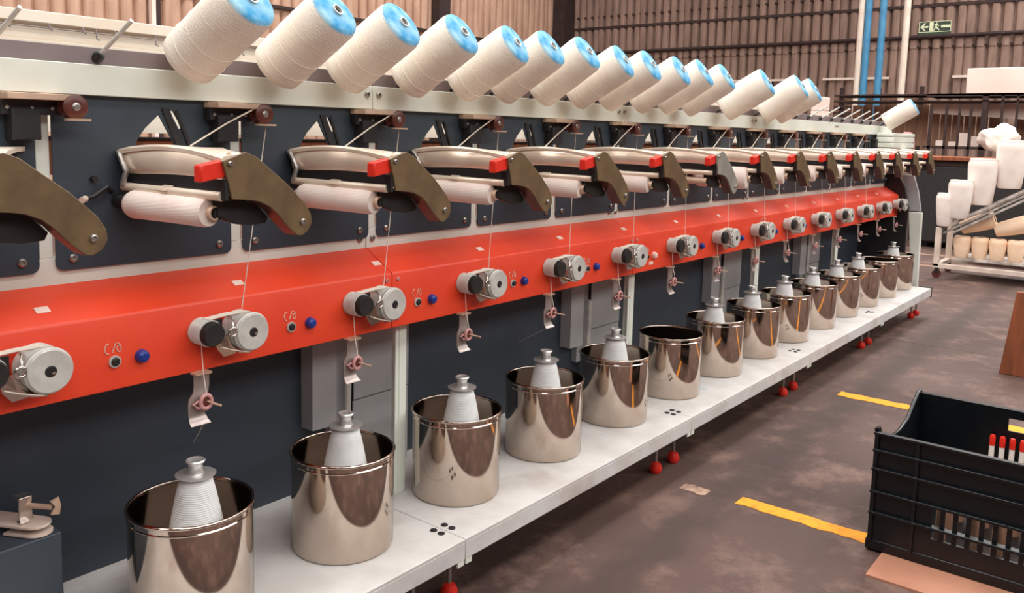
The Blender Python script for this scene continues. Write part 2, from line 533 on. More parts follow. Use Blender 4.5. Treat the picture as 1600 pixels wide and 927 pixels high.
for k in range(len(SEAM) - 1):
    a, b = SEAM[k] + 0.0012, SEAM[k + 1] - 0.0012
    # top rail, a channel with its open side to the back
    r = MB().box(a, b, 0.137, 0.143, 1.211, 1.268).box(a, b, 0.143, 0.22, 1.211, 1.217).build('upper_rail', 'rail', mach, bevel=0.0015)
    for bx in (a + 0.018, b - 0.018):
        bolt_mb(bx, 0.137, 1.247, 0.008).build('bolt', 'bolt', r)
    MB().box(a, b, 0.139, 0.146, 1.268, 1.299).box(a, b, 0.146, 0.55, 1.293, 1.299).build('creel_tray', 'grey', mach, bevel=0.001)
    r = MB().box(a, b, 0.1595, 0.19, 0.852, 0.91).build('lower_rail', 'rail', mach, bevel=0.0015)
    for bx in (a + 0.02, b - 0.02):
        bolt_mb(bx, 0.1595, 0.884, 0.008).build('bolt', 'bolt', r)
    # red cover: upright face, folded back at the ridge
    c = MB().prism([(0.062, 0.667), (0.062, 0.802), (0.065, 0.808), (0.158, 0.860), (0.19, 0.860), (0.19, 0.667)], a, b, 'yz').build('red_cover', 'red', mach, bevel=0.0015)
    if k >= 1:
        for bx in (a + 0.018, b - 0.018):
            for bz in (0.69, 0.79):
                bolt_mb(bx, 0.062, bz, 0.005, 0.004).build('bolt', 'pink', c)
        for n in range(1, 16):
            x = P * n + 0.14
            if not (a < x < b):
                continue
            s = MB().lathe([(0.0115, 0), (0.0115, 0.004), (0.008, 0.004)], (x, 0.062, 0.721), (0, -1, 0), 18, cap1=False)
            s.build('switch_ring', 'alu', c)
            MB().lathe([(0.008, 0), (0.008, 0.006), (0.0055, 0.009)], (x, 0.061, 0.721), (0, -1, 0), 14).build('switch_knob', 'black', c)
            lit = n in (6, 13)
            MB().lathe([(0.013, 0), (0.013, 0.004), (0.011, 0.012), (0.006, 0.015)], (x + 0.052, 0.062, 0.722), (0, -1, 0), 18).build(
                'blue_button', 'sticker' if lit else 'blue', c)
            # the little printed mark above the switch: an arc, a stroke and a ring
            mk = MB()
            arc = [(x - 0.010 + 0.008 * math.cos(t), 0.0612, 0.746 + 0.010 * math.sin(t)) for t in [PI * (0.5 + i / 8) for i in range(9)]]
            mk.tube(arc, 0.0012, 5)
            mk.tube([(x - 0.004, 0.0612, 0.738), (x + 0.003, 0.0612, 0.756)], 0.0012, 5)
            mk.tube([(x + 0.009 + 0.004 * math.cos(t), 0.0612, 0.744 + 0.006 * math.sin(t)) for t in [2 * PI * i / 10 for i in range(10)]], 0.0011, 5, True)
            mk.tube([(x + 0.006, 0.0612, 0.756), (x + 0.012, 0.0612, 0.750)], 0.0011, 5)
            mk.build('printed_mark', 'print_', c)
            if n == 6:
                MB().box(x + 0.02, x + 0.05, 0.0605, 0.062, 0.688, 0.70).build('sticker', 'sticker', c)
            # paper label on the slope
            t0 = Vector((P * n + 0.02, 0.0935, 0.8245))
            dn = Vector((0, 0.8715, 0.489))
            nn = Vector((0, -0.489, 0.8715)) * 0.001
            q = [t0, t0 + Vector((0.024, 0, 0)), t0 + Vector((0.024, 0, 0)) + dn * 0.016, t0 + dn * 0.016]
            MB().add([p + nn for p in q] + [p - nn for p in q], [(0, 1, 2, 3), (7, 6, 5, 4), (0, 4, 5, 1), (1, 5, 6, 2), (2, 6, 7, 3), (3, 7, 4, 0)]).build('sticker', 'sticker', c, smooth=0)
    # shelf tray with a turned-down front lip
    s = MB().box(a, b if k < 5 else 6.0, -0.197, 0.33, 0.186, 0.194).box(a, b if k < 5 else 6.0, -0.197, -0.189, 0.143, 0.186).build('shelf', 'shelf', mach, bevel=0.0015)
    for bx in (a, b):
        sg = 1 if bx == a else -1
        if k == 5 and bx == b:
            continue
        for dx, dy in ((0.018, -0.135), (0.018, -0.11)):
            MB().lathe([(0.009, 0), (0.009, 0.002), (0.004, 0.003)], (bx + sg * dx, dy, 0.194), (0, 0, 1), 10).build('bolt', 'dark', s)
        MB().box(bx + sg * 0.002, bx + sg * 0.024, -0.196, -0.19, 0.128, 0.145).build('joint_tab', 'rail', s, bevel=0.001)
    # post between sections, with its narrow flange
    if k >= 1:
        x = SEAM[k + 1] + 0.075
        if k < 5:
            MB().box(x, x + 0.026, 0.11, 0.14, 0.194, 0.667).box(x - 0.012, x, 0.112, 0.118, 0.194, 0.667).build('post', 'rail', mach, bevel=0.0015)
    MB().box(a, b, 0.31, 0.318, 0.194, 0.85).build('rear_panel', 'navy', mach, smooth=0)
    # grey cable column before each post
    if k >= 1 and k < 5:
        x = SEAM[k + 1] - 0.09
        MB().prism([(x, 0.262), (x + 0.075, 0.255), (x + 0.08, 0.262), (x + 0.08, 0.309), (x, 0.309)], 0.372, 0.667, 'xy').build('cable_duct', 'column', mach, bevel=0.001)
        MB().box(x + 0.08, x + 0.15, 0.285, 0.309, 0.30, 0.667).build('duct_web', 'column', mach, bevel=0.001)
        MB().box(x + 0.15, x + 0.36, 0.27, 0.276, 0.42, 0.667).box(x + 0.15, x + 0.36, 0.272, 0.278, 0.196, 0.416).build('duct_cover', 'column', mach, bevel=0.001)
        MB().cyl((x + 0.115, 0.26, 0.28), (x + 0.12, 0.26, 0.54), 0.010, 10).build('conduit', 'alu', mach)

# back plates with the tapered opening, one per winding position
def make_plate(n):
    x0 = P * n - 0.317
    x1 = x0 + 0.37
    hole = [(x0 + 0.150, 1.10), (x0 + 0.162, 1.130), (x0 + 0.178, 1.152), (x0 + 0.208, 1.180), (x0 + 0.252, 1.10)]
    slit = [(x0 + 0.231, 1.188), (x0 + 0.239, 1.188), (x0 + 0.258, 1.156), (x0 + 0.252, 1.150)]
    out = rounded(x0, x1, 0.886, 1.211, 0.014)
    # corner nick at the upper right where the frame shows
    p = MB().prism(out, 0.1535, 0.1575, 'xz', [hole, slit]).build('back_plate', 'panel', mach, smooth=0)
    for bx in (x0 + 0.03, x1 - 0.03):
        bolt_mb(bx, 0.1535, 0.908, 0.008).build('bolt', 'bolt', p)
    MB().prism([(x0 + 0.213, 1.192), (x0 + 0.229, 1.192), (x0 + 0.262, 1.115), (x0 + 0.246, 1.112)], 0.150, 0.1535, 'xz').build('flap', 'dark', p)
    MB().prism([(x0 + 0.241, 1.186), (x0 + 0.246, 1.19), (x0 + 0.274, 1.125), (x0 + 0.268, 1.12)], 0.148, 0.1535, 'xz').build('flap', 'dark', p)
    MB().box(x1 - 0.05, x1 - 0.002, 0.118, 0.1535, 1.128, 1.182).build('clamp_block', 'dark', p, bevel=0.002)
    return p
p1 = make_plate(1)
for n in range(2, 16):
    dup(p1, (P * (n - 1), 0, 0))
mu = MB().box(P * 1 + 0.056, P * 1 + 0.080, 0.1595, 0.185, 0.91, 1.211).build('mullion', 'rail', mach, bevel=0.001)
for n in range(2, 15):
    dup(mu, (P * (n - 1), 0, 0))

# creel pegs
HUBX = [0.775, 0.984, 1.173, 1.38, 1.58, 1.753, 1.94, 2.13, 2.31, 2.52, 2.71, 2.90, 3.27, 3.68, 3.85, 5.76]
PEGS = [0.375, 0.563] + [3.05, 3.44, 3.98, 4.17, 4.36, 4.55, 4.74, 4.93, 5.12, 5.31, 5.50, 5.92]
AX = Vector((0.148, -0.827, 0.543)).normalized()
for x in PEGS:
    b0 = Vector((x, 0.139, 1.280))
    pg = MB().cyl(b0, b0 + AX * 0.118, 0.0040, 8).build('peg', 'alu', mach)
    MB().lathe([(0.010, 0), (0.010, 0.012), (0.007, 0.02)], b0 - AX * 0.004, AX, 12).build('peg_socket', 'dark', pg)

# feet: red pads on threaded stems
for k in range(1, 6):
    for dx in (-0.075, 0.055):
        x = SEAM[k + 1] + dx - (0.02 if k < 5 else 0.1)
        f = MB().lathe([(0.016, 0), (0.0215, 0.008), (0.0225, 0.020), (0.0165, 0.034), (0.008, 0.040)], (x, -0.115, 0.0), (0, 0, 1), 16).build('foot_pad', 'redplastic', mach)
        MB().cyl((x, -0.115, 0.036), (x, -0.115, 0.145), 0.006, 8).build('stem', 'bolt', f)
for k in range(0, 6):
    MB().box(SEAM[k] + 0.2, SEAM[k] + 1.0, 0.05, 0.30, 0.0, 0.186).build('plinth', 'dark', mach, smooth=0)

# low dark cabinet at the near end
MB().box(-1.1, 0.472, 0.150, 0.309, 0.194, 0.385).build('side_cabinet', 'panel', mach, bevel=0.003)

# far end: black side plate with a bowed front edge, grey shroud and white leg
MB().prism([(0.0, 0.20), (-0.005, 0.30), (-0.002, 0.55), (-0.005, 0.72), (0.03, 0.86), (0.085, 0.96), (0.14, 1.03), (0.14, 1.21), (0.33, 1.21), (0.33, 0.20)], 6.035, 6.06, 'yz').build('end_plate', 'dark', mach, bevel=0.002)
bow = [(-0.004, 0.70), (0.028, 0.85), (0.066, 0.945), (-0.015, 0.945), (-0.05, 0.84), (-0.078, 0.70)]
MB().prism(bow, 6.065, 6.09, 'yz').build('end_shroud', 'column', mach, bevel=0.002)
MB().prism([(-0.004, 0.69), (-0.082, 0.69), (-0.092, 0.10), (-0.055, 0.10)], 6.065, 6.11, 'yz').build('end_leg', 'rail', mach, bevel=0.002)
MB().box(6.0, 6.012, -0.20, -0.12, 0.135, 0.20).build('end_cap', 'dark', mach, bevel=0.002)
h = MB().box(5.64, 6.18, 0.025, 0.13, 1.128, 1.158).box(5.64, 6.18, 0.025, 0.13, 1.164, 1.196).box(5.66, 6.17, 0.032, 0.125, 1.12, 1.21).box(5.64, 6.18, 0.025, 0.13, 1.202, 1.222).build('end_housing', 'rail', mach, bevel=0.003)
MB().tube([(6.0, 0.05, 1.225), (6.12, 0.04, 1.225), (6.17, 0.035, 1.205), (6.18, 0.03, 1.16), (6.18, 0.03, 1.11)], 0.010, 8).build('end_tube', 'pink', h)

# rear creel of the same machine, seen over the top rail
rc = MB().box(-1.0, 6.1, 0.895, 0.93, 1.416, 1.446).box(-1.0, 6.1, 0.905, 0.925, 1.35, 1.372).build('rear_beam', 'cream', mach, bevel=0.002)
MB().box(-1.0, 6.1, 0.915, 0.925, 1.135, 1.42).build('rear_sheet', 'cream', mach, smooth=0)
MB().box(-1.0, 6.1, 0.912, 0.925, 1.02, 1.118).build('rear_band', 'wood', mach, smooth=0)
MB().box(-1.0, 6.1, 0.905, 0.925, 1.118, 1.124).build('rear_band', 'dark', mach, smooth=0)
hk = MB()
rn = random.Random(5)
xs = -0.2
while xs < 5.9:
    xs += rn.uniform(0.035, 0.12)
    l_ = rn.uniform(0.012, 0.03)
    hk.tube([(xs, 0.89, 1.416), (xs, 0.885, 1.416 - l_), (xs + 0.006, 0.882, 1.412 - l_)], 0.0022, 5)
o = hk.build('thread_hooks', 'grey', mach)
o['kind'] = 'stuff'
MB().tube([(-1.0, 0.888, 1.402), (0.4, 0.888, 1.404), (2, 0.888, 1.402), (6, 0.888, 1.402)], 0.0015, 5).build('guide_wire', 'grey', mach)

# ------------------------------------------------------------------ winders
def nth(n, total=15):
    return ORD[n] if n < total else 'last'

def head_label(n):
    base = 'winding unit with brown lever plate'
    if n == 1:
        return 'nearest winding unit, cut by the left edge so only its olive brown lever shows'
    if n == 7:
        return 'seventh winding unit from the near left end, its lever plate painted pale with reflected light'
    return f'{ORD[n]} {base} from the near left end' if n < 15 else 'last winding unit, at the far end of the machine'

def make_head():
    h = thing('winding_unit', head_label(2), 'winding unit', (0.80, 0.1535, 1.05), 'winders along the machine')
    lev = [(0.638, 1.099), (0.684, 1.115), (0.706, 1.107), (0.731, 1.088), (0.776, 1.054), (0.816, 1.016), (0.829, 0.995), (0.831, 0.978),
           (0.822, 0.964), (0.808, 0.956), (0.796, 0.957), (0.787, 0.964), (0.766, 0.984), (0.750, 1.002), (0.733, 1.016), (0.712, 1.025), (0.690, 1.029), (0.655, 1.032), (0.646, 1.070)]
    lp = MB().prism(lev, -0.149, -0.143, 'xz').build('lever_plate', 'lever', h, bevel=0.001)
    # curled flange along the hollow edge of the lever
    fl_ = [(0.655, 1.032), (0.690, 1.029), (0.712, 1.025), (0.733, 1.016), (0.750, 1.002), (0.766, 0.984), (0.787, 0.964), (0.796, 0.957)]
    MB().prism(fl_ + [(x + 0.003, z + 0.004) for x, z in fl_[::-1]], -0.144, -0.112, 'xz').build('lever_flange', 'brown', lp)
    bolt_mb(0.808, -0.149, 0.983, 0.006).build('bolt', 'bolt', lp)
    bolt_mb(0.651, -0.149, 1.095, 0.0045).build('bolt', 'bolt', lp)
    # dark cradle arm behind the lever
    MB().prism([(0.648, 1.034), (0.700, 1.030), (0.735, 1.018), (0.758, 0.992), (0.752, 0.980), (0.72, 0.978), (0.69, 0.982), (0.668, 0.990), (0.650, 1.00)],
               -0.112, -0.095, 'xz').build('cradle_arm', 'black', h, bevel=0.002)
    MB().lathe([(0.012, 0), (0.012, 0.018), (0.008, 0.024), (0.007, 0.034)], (0.655, -0.108, 1.004), (-0.18, 0.98, 0.02), 14).build('spindle_knob', 'black', h)
    # lid: flat trapezoid with a hollow left edge
    left = [(0.600 + 0.039 * t + 0.020 * math.sin(PI * t) * (1 - 0.3 * t), 0.150 - 0.293 * t) for t in [i / 12 for i in range(13)]]
    right = [(0.688, -0.143), (0.74, -0.02), (0.80, 0.10), (0.835, 0.150)]
    def zl(y):
        return 1.114 - 0.004 * ((0.15 - y) / 0.29)
    vs, fs = [], []
    n = len(left)
    ys = [q[1] for q in left]
    def rx(y):
        for (xa, ya), (xb, yb) in zip(right, right[1:]):
            if ya - 1e-6 <= y <= yb + 1e-6:
                return xa + (xb - xa) * (y - ya) / (yb - ya)
        return right[0][0]
    for (lx, y) in left:
        t_ = (0.15 - y) / 0.293
        up = 0.013 * math.sin(PI * min(1, t_) ** 0.8) if t_ > 0 else 0
        zz = zl(y)
        ue = up
        for (x, z) in ((lx, zz - 0.013 + ue), (lx, zz - 0.006 + ue), (lx + 0.006, zz - 0.002 + ue), (rx(y), zz + 0.002), (rx(y), zz - 0.006), (lx + 0.012, zz - 0.013 + ue)):
            vs.append((x, y, z))
    for i in range(n - 1):
        for k in range(6):
            fs.append((i * 6 + k, i * 6 + (k + 1) % 6, (i + 1) * 6 + (k + 1) % 6, (i + 1) * 6 + k))
    fs.append((0, 1, 2, 3, 4, 5))
    fs.append(tuple((n - 1) * 6 + k for k in range(6)))
    MB().add(vs, fs).build('lid', 'lid', h, smooth=35)
    # polished guard under the lid edge, bowed outwards
    prof = [(0.012, 1.114), (0.005, 1.106), (0.000, 1.096), (-0.002, 1.084), (0.000, 1.073), (0.005, 1.066), (0.012, 1.066), (0.020, 1.114)]
    vs, fs = [], []
    pts = [(0.606 + 0.036 * t + 0.004 * math.sin(PI * t), 0.140 - 0.278 * t) for t in [i / 10 for i in range(11)]]
    for (lx, y) in pts:
        for dx, z in prof:
            vs.append((lx + dx, y, z))
    m_ = len(prof)
    for i in range(len(pts) - 1):
        for k in range(m_):
            fs.append((i * m_ + k, i * m_ + (k + 1) % m_, (i + 1) * m_ + (k + 1) % m_, (i + 1) * m_ + k))
    fs.append(tuple(range(m_)))
    fs.append(tuple((len(pts) - 1) * m_ + k for k in range(m_)))
    MB().add(vs, fs).build('guard', 'guard', h, smooth=50)
    # dark body and its lower bar
    MB().add([(0.612, 0.150, 1.040), (0.648, -0.138, 1.040), (0.69, -0.138, 1.040), (0.82, 0.150, 1.040),
              (0.612, 0.150, 1.100), (0.648, -0.138, 1.100), (0.69, -0.138, 1.100), (0.82, 0.150, 1.100)],
             [(0, 1, 2, 3), (4, 5, 6, 7), (0, 1, 5, 4), (1, 2, 6, 5), (2, 3, 7, 6), (3, 0, 4, 7)]).build('body', 'dark', h, bevel=0.003)
    MB().cyl((0.606, 0.135, 1.040), (0.645, -0.132, 1.036), 0.0085, 14).build('drive_roller', 'lid', h)
    MB().prism([(0.612, 1.040), (0.628, 1.049), (0.632, 1.042)], -0.002, 0.03, 'xz').build('tab', 'lid', h)
    # red block near the free end
    MB().prism([(0.598, 1.062), (0.654, 1.072), (0.654, 1.103), (0.598, 1.092)], -0.142, -0.120, 'xz').build('red_block', 'redplastic', h, bevel=0.003)
    MB().box(0.643, 0.650, -0.146, -0.132, 1.03, 1.066).build('hinge_strip', 'dark', h)
    # clutter of linkage at the root end
    g = MB().tube([(0.603, 0.145, 1.105), (0.600, 0.128, 1.09), (0.602, 0.118, 1.07), (0.598, 0.125, 1.045)], 0.006, 8)
    g.build('link_rod', 'bolt', h)
    MB().tube([(0.590, 0.15, 1.03), (0.575, 0.14, 1.040), (0.548, 0.14, 1.022), (0.530, 0.135, 1.020)], 0.0045, 6).build('trip_lever', 'dark', h)
    MB().cyl((0.531, 0.135, 1.020), (0.52, 0.125, 1.018), 0.006, 10).build('trip_tip', 'lid', h)
    MB().cyl((0.555, 0.153, 1.055), (0.555, 0.144, 1.055), 0.006, 10).build('stop', 'dark', h)
    MB().lathe([(0.014, 0), (0.014, 0.02), (0.009, 0.03)], (0.601, 0.150, 1.012), (0.1, -1, 0), 14).build('chuck', 'dark', h)
    return h
h2 = make_head()
for n in [1] + list(range(3, 16)):
    c = replicate(h2, (P * n, 0.1535, 1.05), head_label(n))
    if n == 7:
        for ch in c.children:
            if ch.name.startswith('lever_plate'):
                ch.data = ch.data.copy()
                ch.data.materials[0] = M['leversheen']  # reflection on this one lever painted in as a paler colour
                ch['label'] = 'lever plate, pale grey from painted-in reflection'

# bobbins held by the heads
def bob_label(n):
    if n == 7:
        return 'thin empty peach tube in the head whose lever plate has a painted reflection'
    if n == 8:
        return 'fat white bobbin just right of the lever plate with the painted reflection'
    return f'white yarn bobbin clamped under the {ORD[n] if n < 15 else "last"} winding unit from the left'

def make_bobbin(n, r, label):
    a, b = Vector((P * (n - 2) + 0.602, 0.105, 1.009)), Vector((P * (n - 2) + 0.644, -0.100, 1.005))
    d = (b - a).normalized()
    L = (b - a).length
    o = thing('bobbin', label, 'bobbin', (a.x, a.y, a.z - 0.0), 'bobbins in the winders')
    MB().lathe([(r * 0.55, 0), (r * 0.88, 0.004), (r, 0.013), (r * 0.99, L * 0.5), (r * 1.02, L - 0.014), (r * 0.93, L - 0.004), (r * 0.55, L - 0.001)], a, d, 28).build('yarn', 'bobyarn', o, smooth=50)
    MB().lathe([(0.013, -0.010), (0.013, L + 0.010), (0.010, L + 0.010), (0.010, L - 0.01)], a, d, 18).build('tube', 'tan', o)
    return o
b2 = make_bobbin(2, 0.0270, bob_label(2))
for n in range(3, 16):
    if n in (7, 8):
        continue
    if n > 8:
        make_bobbin(n, 0.036, bob_label(n))
        continue
    replicate(b2, b2.location + Vector((P * (n - 2), 0, 0)), bob_label(n))
o = make_bobbin(7, 0.0125, bob_label(7))
for ch in o.children:
    if ch.name.startswith('yarn'):
        ch.data.materials[0] = M['peach']
make_bobbin(8, 0.044, bob_label(8))

# ------------------------------------------------------------------ feed rollers on the red cover
def roller_label(n):
    if n == 1:
        return 'nearest thread feed roller, its pale disc at the left edge of the red cover'
    if n == 15:
        return 'last feed roller at the far end of the red cover'
    return f'{ORD[n]} thread feed roller with pale disc face on the red cover from the left'

def make_roller():
    o = thing('feed_roller', roller_label(2), 'roller', (0.80, 0.062, 0.743), 'feed rollers along the red cover')
    Y = (0, -1, 0)
    org = (0.80, 0.062, 0.743)
    pr = [(0.034, 0)]
    for i in range(7):
        pr += [(0.0395, 0.006 + i * 0.006), (0.0382, 0.009 + i * 0.006)]
    pr += [(0.0405, 0.050), (0.0405, 0.056), (0.038, 0.058)]
    MB().lathe(pr, org, Y, 40).build('drum', 'alu', o, smooth=40)
    MB().lathe([(0.0375, 0.0575), (0.0375, 0.061), (0.036, 0.063), (0.010, 0.063), (0.010, 0.060)], org, Y, 40, cap1=False).build('face_disc', 'alu', o)
    hb = MB().lathe([(0.010, 0.059), (0.010, 0.0625), (0.0085, 0.0645), (0.004, 0.0645)], org, Y, 18).build('hub', 'dark', o)
    MB().box(0.801, 0.806, -0.004, -0.002, 0.738, 0.742).build('key', 'chrome', hb)
    so = (0.716, 0.062, 0.750)
    pr = [(0.020, 0)]
    for i in range(8):
        pr += [(0.0275, 0.002 + i * 0.0045), (0.0264, 0.0042 + i * 0.0045)]
    pr += [(0.0275, 0.038), (0.0265, 0.040)]
    MB().lathe(pr, so, Y, 32).build('separator_roller', 'alu', o, smooth=40)
    MB().lathe([(0.0250, 0.039), (0.0250, 0.049), (0.022, 0.055)], so, Y, 28).build('rubber_cap', 'black', o)
    # guard plate bent round the lower left of the drum
    ou = [(0.742, 0.742), (0.748, 0.722), (0.770, 0.704), (0.795, 0.700), (0.797, 0.7025), (0.771, 0.7065), (0.7505, 0.7235), (0.7445, 0.742)]
    MB().prism(ou, 0.005, 0.060, 'xz').build('guard_plate', 'chrome', o, smooth=40)
    MB().prism([(0.726, 0.742), (0.733, 0.714), (0.748, 0.696), (0.776, 0.699), (0.768, 0.742)], 0.026, 0.029, 'xz').build('guard_cheek', 'chrome', o, smooth=0)
    MB().box(0.728, 0.748, 0.030, 0.034, 0.728, 0.775).build('bracket', 'dark', o, bevel=0.001)
    # eyelet on its rod
    ey = [(0.755 + 0.0085 * math.cos(t), 0.004, 0.750 + 0.0085 * math.sin(t)) for t in [2 * PI * i / 16 for i in range(16)]]
    e = MB().tube(ey, 0.0028, 8, True).build('eyelet', 'chrome', o, smooth=60)
    MB().tube([(0.757, 0.006, 0.758), (0.760, 0.012, 0.772), (0.764, 0.03, 0.778), (0.766, 0.055, 0.776)], 0.0024, 6).build('rod', 'chrome', e, smooth=60)
    # turns of yarn carried between both rollers
    for i in range(4):
        y = 0.044 - i * 0.006
        MB().tube([(0.714, y, 0.7778), (0.756, y - 0.003, 0.782), (0.798, y - 0.006, 0.7836)], 0.0015, 5).build('yarn_turn', 'thread', o, smooth=60)
    MB().tube([(0.730, 0.010, 0.7225), (0.757, 0.006, 0.712), (0.790, 0.004, 0.7028)], 0.0012, 5).build('yarn_turn', 'thread', o, smooth=60)
    return o
f2 = make_roller()
for n in [1] + list(range(3, 16)):
    replicate(f2, (P * n, 0.062, 0.743), roller_label(n))

# ------------------------------------------------------------------ guide pulleys under the top rail
def pulley_label(n):
    if n == 1:
        return 'nearest brown guide pulley under the top rail at the left edge'
    return f'{ORD[n] if n < 13 else "last"} brown guide pulley on its tan bracket under the top rail from the left'

def make_pulley():
    o = thing('guide_pulley', pulley_label(2), 'pulley', (0.90, 0.137, 1.20), 'guide pulleys under the top rail')
    MB().box(0.790, 0.898, 0.098, 0.152, 1.198, 1.209).build('bracket', 'tan', o, bevel=0.001)
    dk = MB().box(0.790, 0.890, 0.128, 0.152, 1.172, 1.198).build('mount', 'dark', o, bevel=0.001)
    for x in (0.80, 0.84, 0.875):
        MB().lathe([(0.0035, 0), (0.0035, 0.002), (0.002, 0.0035)], (x, 0.128, 1.184), (0, -1, 0), 8).build('screw', 'bolt', dk)
    MB().lathe([(0.016, 0), (0.021, 0.003), (0.0165, 0.011), (0.0165, 0.016), (0.022, 0.026), (0.022, 0.031), (0.019, 0.033), (0.008, 0.033), (0.008, 0.030)],
               (0.902, 0.128, 1.188), (0, -1, 0), 28, cap1=False).build('wheel', 'brown', o, smooth=40)
    MB().lathe([(0.008, 0.028), (0.0075, 0.034), (0.004, 0.036)], (0.902, 0.128, 1.188), (0, -1, 0), 12).build('axle', 'bolt', o)
    MB().lathe([(0.0225, 0), (0.0225, 0.004)], (0.906, 0.10, 1.163), (0, 0, 1), 18).build('washer', 'tan', o)
    return o
g2 = make_pulley()
for n in [1] + list(range(3, 14)):
    replicate(g2, (P * (n - 2) + 0.90, 0.137, 1.20), pulley_label(n))

# ------------------------------------------------------------------ thread tensioners under the red cover
def tens_label(n):
    return f'{ORD[n - 1]} steel tensioner plate with pink ring from the left, below the red cover' if n < 15 else 'last small thread tensioner below the far end of the red cover'

def make_tens():
    o = thing('thread_tensioner', tens_label(2), 'tensioner', (0.709, 0.055, 0.667), 'thread tensioners below the red cover')
    sec = [(0.667, 0.694, 0.728, 0.050), (0.640, 0.694, 0.728, 0.050), (0.628, 0.690, 0.724, 0.047), (0.618, 0.679, 0.718, 0.044),
           (0.606, 0.676, 0.714, 0.042), (0.585, 0.676, 0.712, 0.042), (0.572, 0.675, 0.716, 0.036), (0.566, 0.675, 0.719, 0.030)]
    vs = []
    for z, xa, xb, y in sec:
        vs += [(xa, y, z), (xb, y, z), (xb, y + 0.0025, z), (xa, y + 0.0025, z)]
    fs = [(0, 1, 2, 3), tuple(len(vs) - 4 + i for i in range(4))]
    for i in range(len(sec) - 1):
        for k in range(4):
            fs.append((i * 4 + k, i * 4 + (k + 1) % 4, i * 4 + 4 + (k + 1) % 4, i * 4 + 4 + k))
    MB().add(vs, fs).build('plate', 'plate', o, smooth=40)
    MB().box(0.693, 0.729, 0.040, 0.062, 0.664, 0.668).build('fixing_lip', 'tan', o)
    rg = [(0.708 + 0.012 * math.cos(t), 0.030, 0.611 + 0.014 * math.sin(t)) for t in [2 * PI * i / 20 for i in range(20)]]
    MB().tube(rg, 0.0042, 8, True).build('ring', 'pink', o, smooth=60)
    MB().lathe([(0.009, 0), (0.009, 0.012)], (0.708, 0.042, 0.611), (0, -1, 0), 14).build('core', 'brown', o)
    MB().tube([(0.703, 0.032, 0.598), (0.690, 0.034, 0.601), (0.684, 0.036, 0.608), (0.694, 0.034, 0.614)], 0.003, 6).build('hook', 'pink', o, smooth=60)
    MB().tube([(0.712, 0.032, 0.611), (0.716, 0.012, 0.609), (0.720, -0.004, 0.608)], 0.0026, 6).build('pin', 'tan', o, smooth=60)
    return o
t2 = make_tens()
for n in range(3, 16):
    replicate(t2, (P * n - 0.091, 0.055, 0.667), tens_label(n))

# ------------------------------------------------------------------ steel pots and the cones standing in them
POTX = {2: 0.660, 3: 1.048, 4: 1.446, 5: 1.848, 6: 2.258, 7: 2.664}
for n in range(8, 16):
    POTX[n] = P * n - 0.142
POTX[15] = 5.84
HAS = {2, 3, 4, 5, 6, 8, 9, 10, 11, 12, 13, 15}
def pot_label(n):
    if n == 2:
        return 'nearest shiny steel pot at the left, cut by the bottom edge, cone of yarn inside'
    if n == 7:
        return 'sixth steel pot from the left, the empty one without a cone'
    if n == 14:
        return 'steel pot second from the far end of the shelf, dark and without a cone'
    if n == 15:
        return 'farthest steel pot, at the far end of the white shelf'
    return f'{ORD[n - 1]} shiny steel pot from the left on the white shelf, cone of yarn inside'

def make_pot():
    o = thing('steel_pot', pot_label(2), 'pot', (POTX[2], 0.012, 0.194), 'steel pots along the shelf')
    R_, H = 0.118, 0.231
    org = (POTX[2], 0.012, 0.194)
    MB().lathe([(R_ - 0.010, 0), (R_ - 0.003, 0.002), (R_, 0.008), (R_, H - 0.006), (R_ - 0.0025, H - 0.006), (R_ - 0.0025, 0.006), (0.001, 0.005)], org, (0, 0, 1), 72).build('body', 'steel', o, smooth=40)
    MB().tube([(org[0] + (R_ + 0.0005) * math.cos(t), org[1] + (R_ + 0.0005) * math.sin(t), org[2] + H - 0.003) for t in [2 * PI * i / 72 for i in range(72)]], 0.0036, 8, True).build('rim', 'steel', o, smooth=60)
    MB().lathe([(R_ + 0.0002, H - 0.020), (R_ + 0.0014, H - 0.018), (R_ + 0.0002, H - 0.016)], org, (0, 0, 1), 72, False, False).build('bead', 'steel', o, smooth=60)
    return o
pt = make_pot()
for n in range(3, 16):
    c = replicate(pt, (POTX[n], 0.012, 0.194), pot_label(n))
    for ch in c.children:
        pass
    c.rotation_euler = (0, 0, random.uniform(-0.5, 0.5))

def pc_label(n):
    return f'small white yarn cone with steel collar standing in the {"nearest" if n == 2 else ORD[n - 1] if n < 15 else "farthest"} steel pot'

def make_potcone():
    x, y, z = POTX[2] + 0.022, 0.030, 0.199
    o = thing('small_yarn_cone', pc_label(2), 'yarn cone', (x, y, z), 'small yarn cones in the pots')
    MB().lathe([(0.070, 0.0), (0.073, 0.006), (0.069, 0.06), (0.060, 0.12), (0.0475, 0.188), (0.038, 0.235), (0.031, 0.262), (0.028, 0.264)], (x, y, z), (0, 0, 1), 36).build('yarn', 'potyarn', o, smooth=50)
    MB().lathe([(0.020, 0.263), (0.036, 0.266), (0.0395, 0.270), (0.036, 0.2715), (0.0165, 0.271), (0.0140, 0.276), (0.0140, 0.290), (0.0175, 0.294), (0.0195, 0.297), (0.0175, 0.2995), (0.0125, 0.297), (0.0115, 0.27)],
               (x, y, z), (0, 0, 1), 32, cap1=False).build('collar', 'collar', o, smooth=50)
    return o
pc = make_potcone()
for n in sorted(HAS - {2}):
    dx = {4: 0.04, 5: 0.03, 6: 0.03}.get(n, 0.024)
    replicate(pc, (POTX[n] + dx, 0.030, 0.199), pc_label(n))

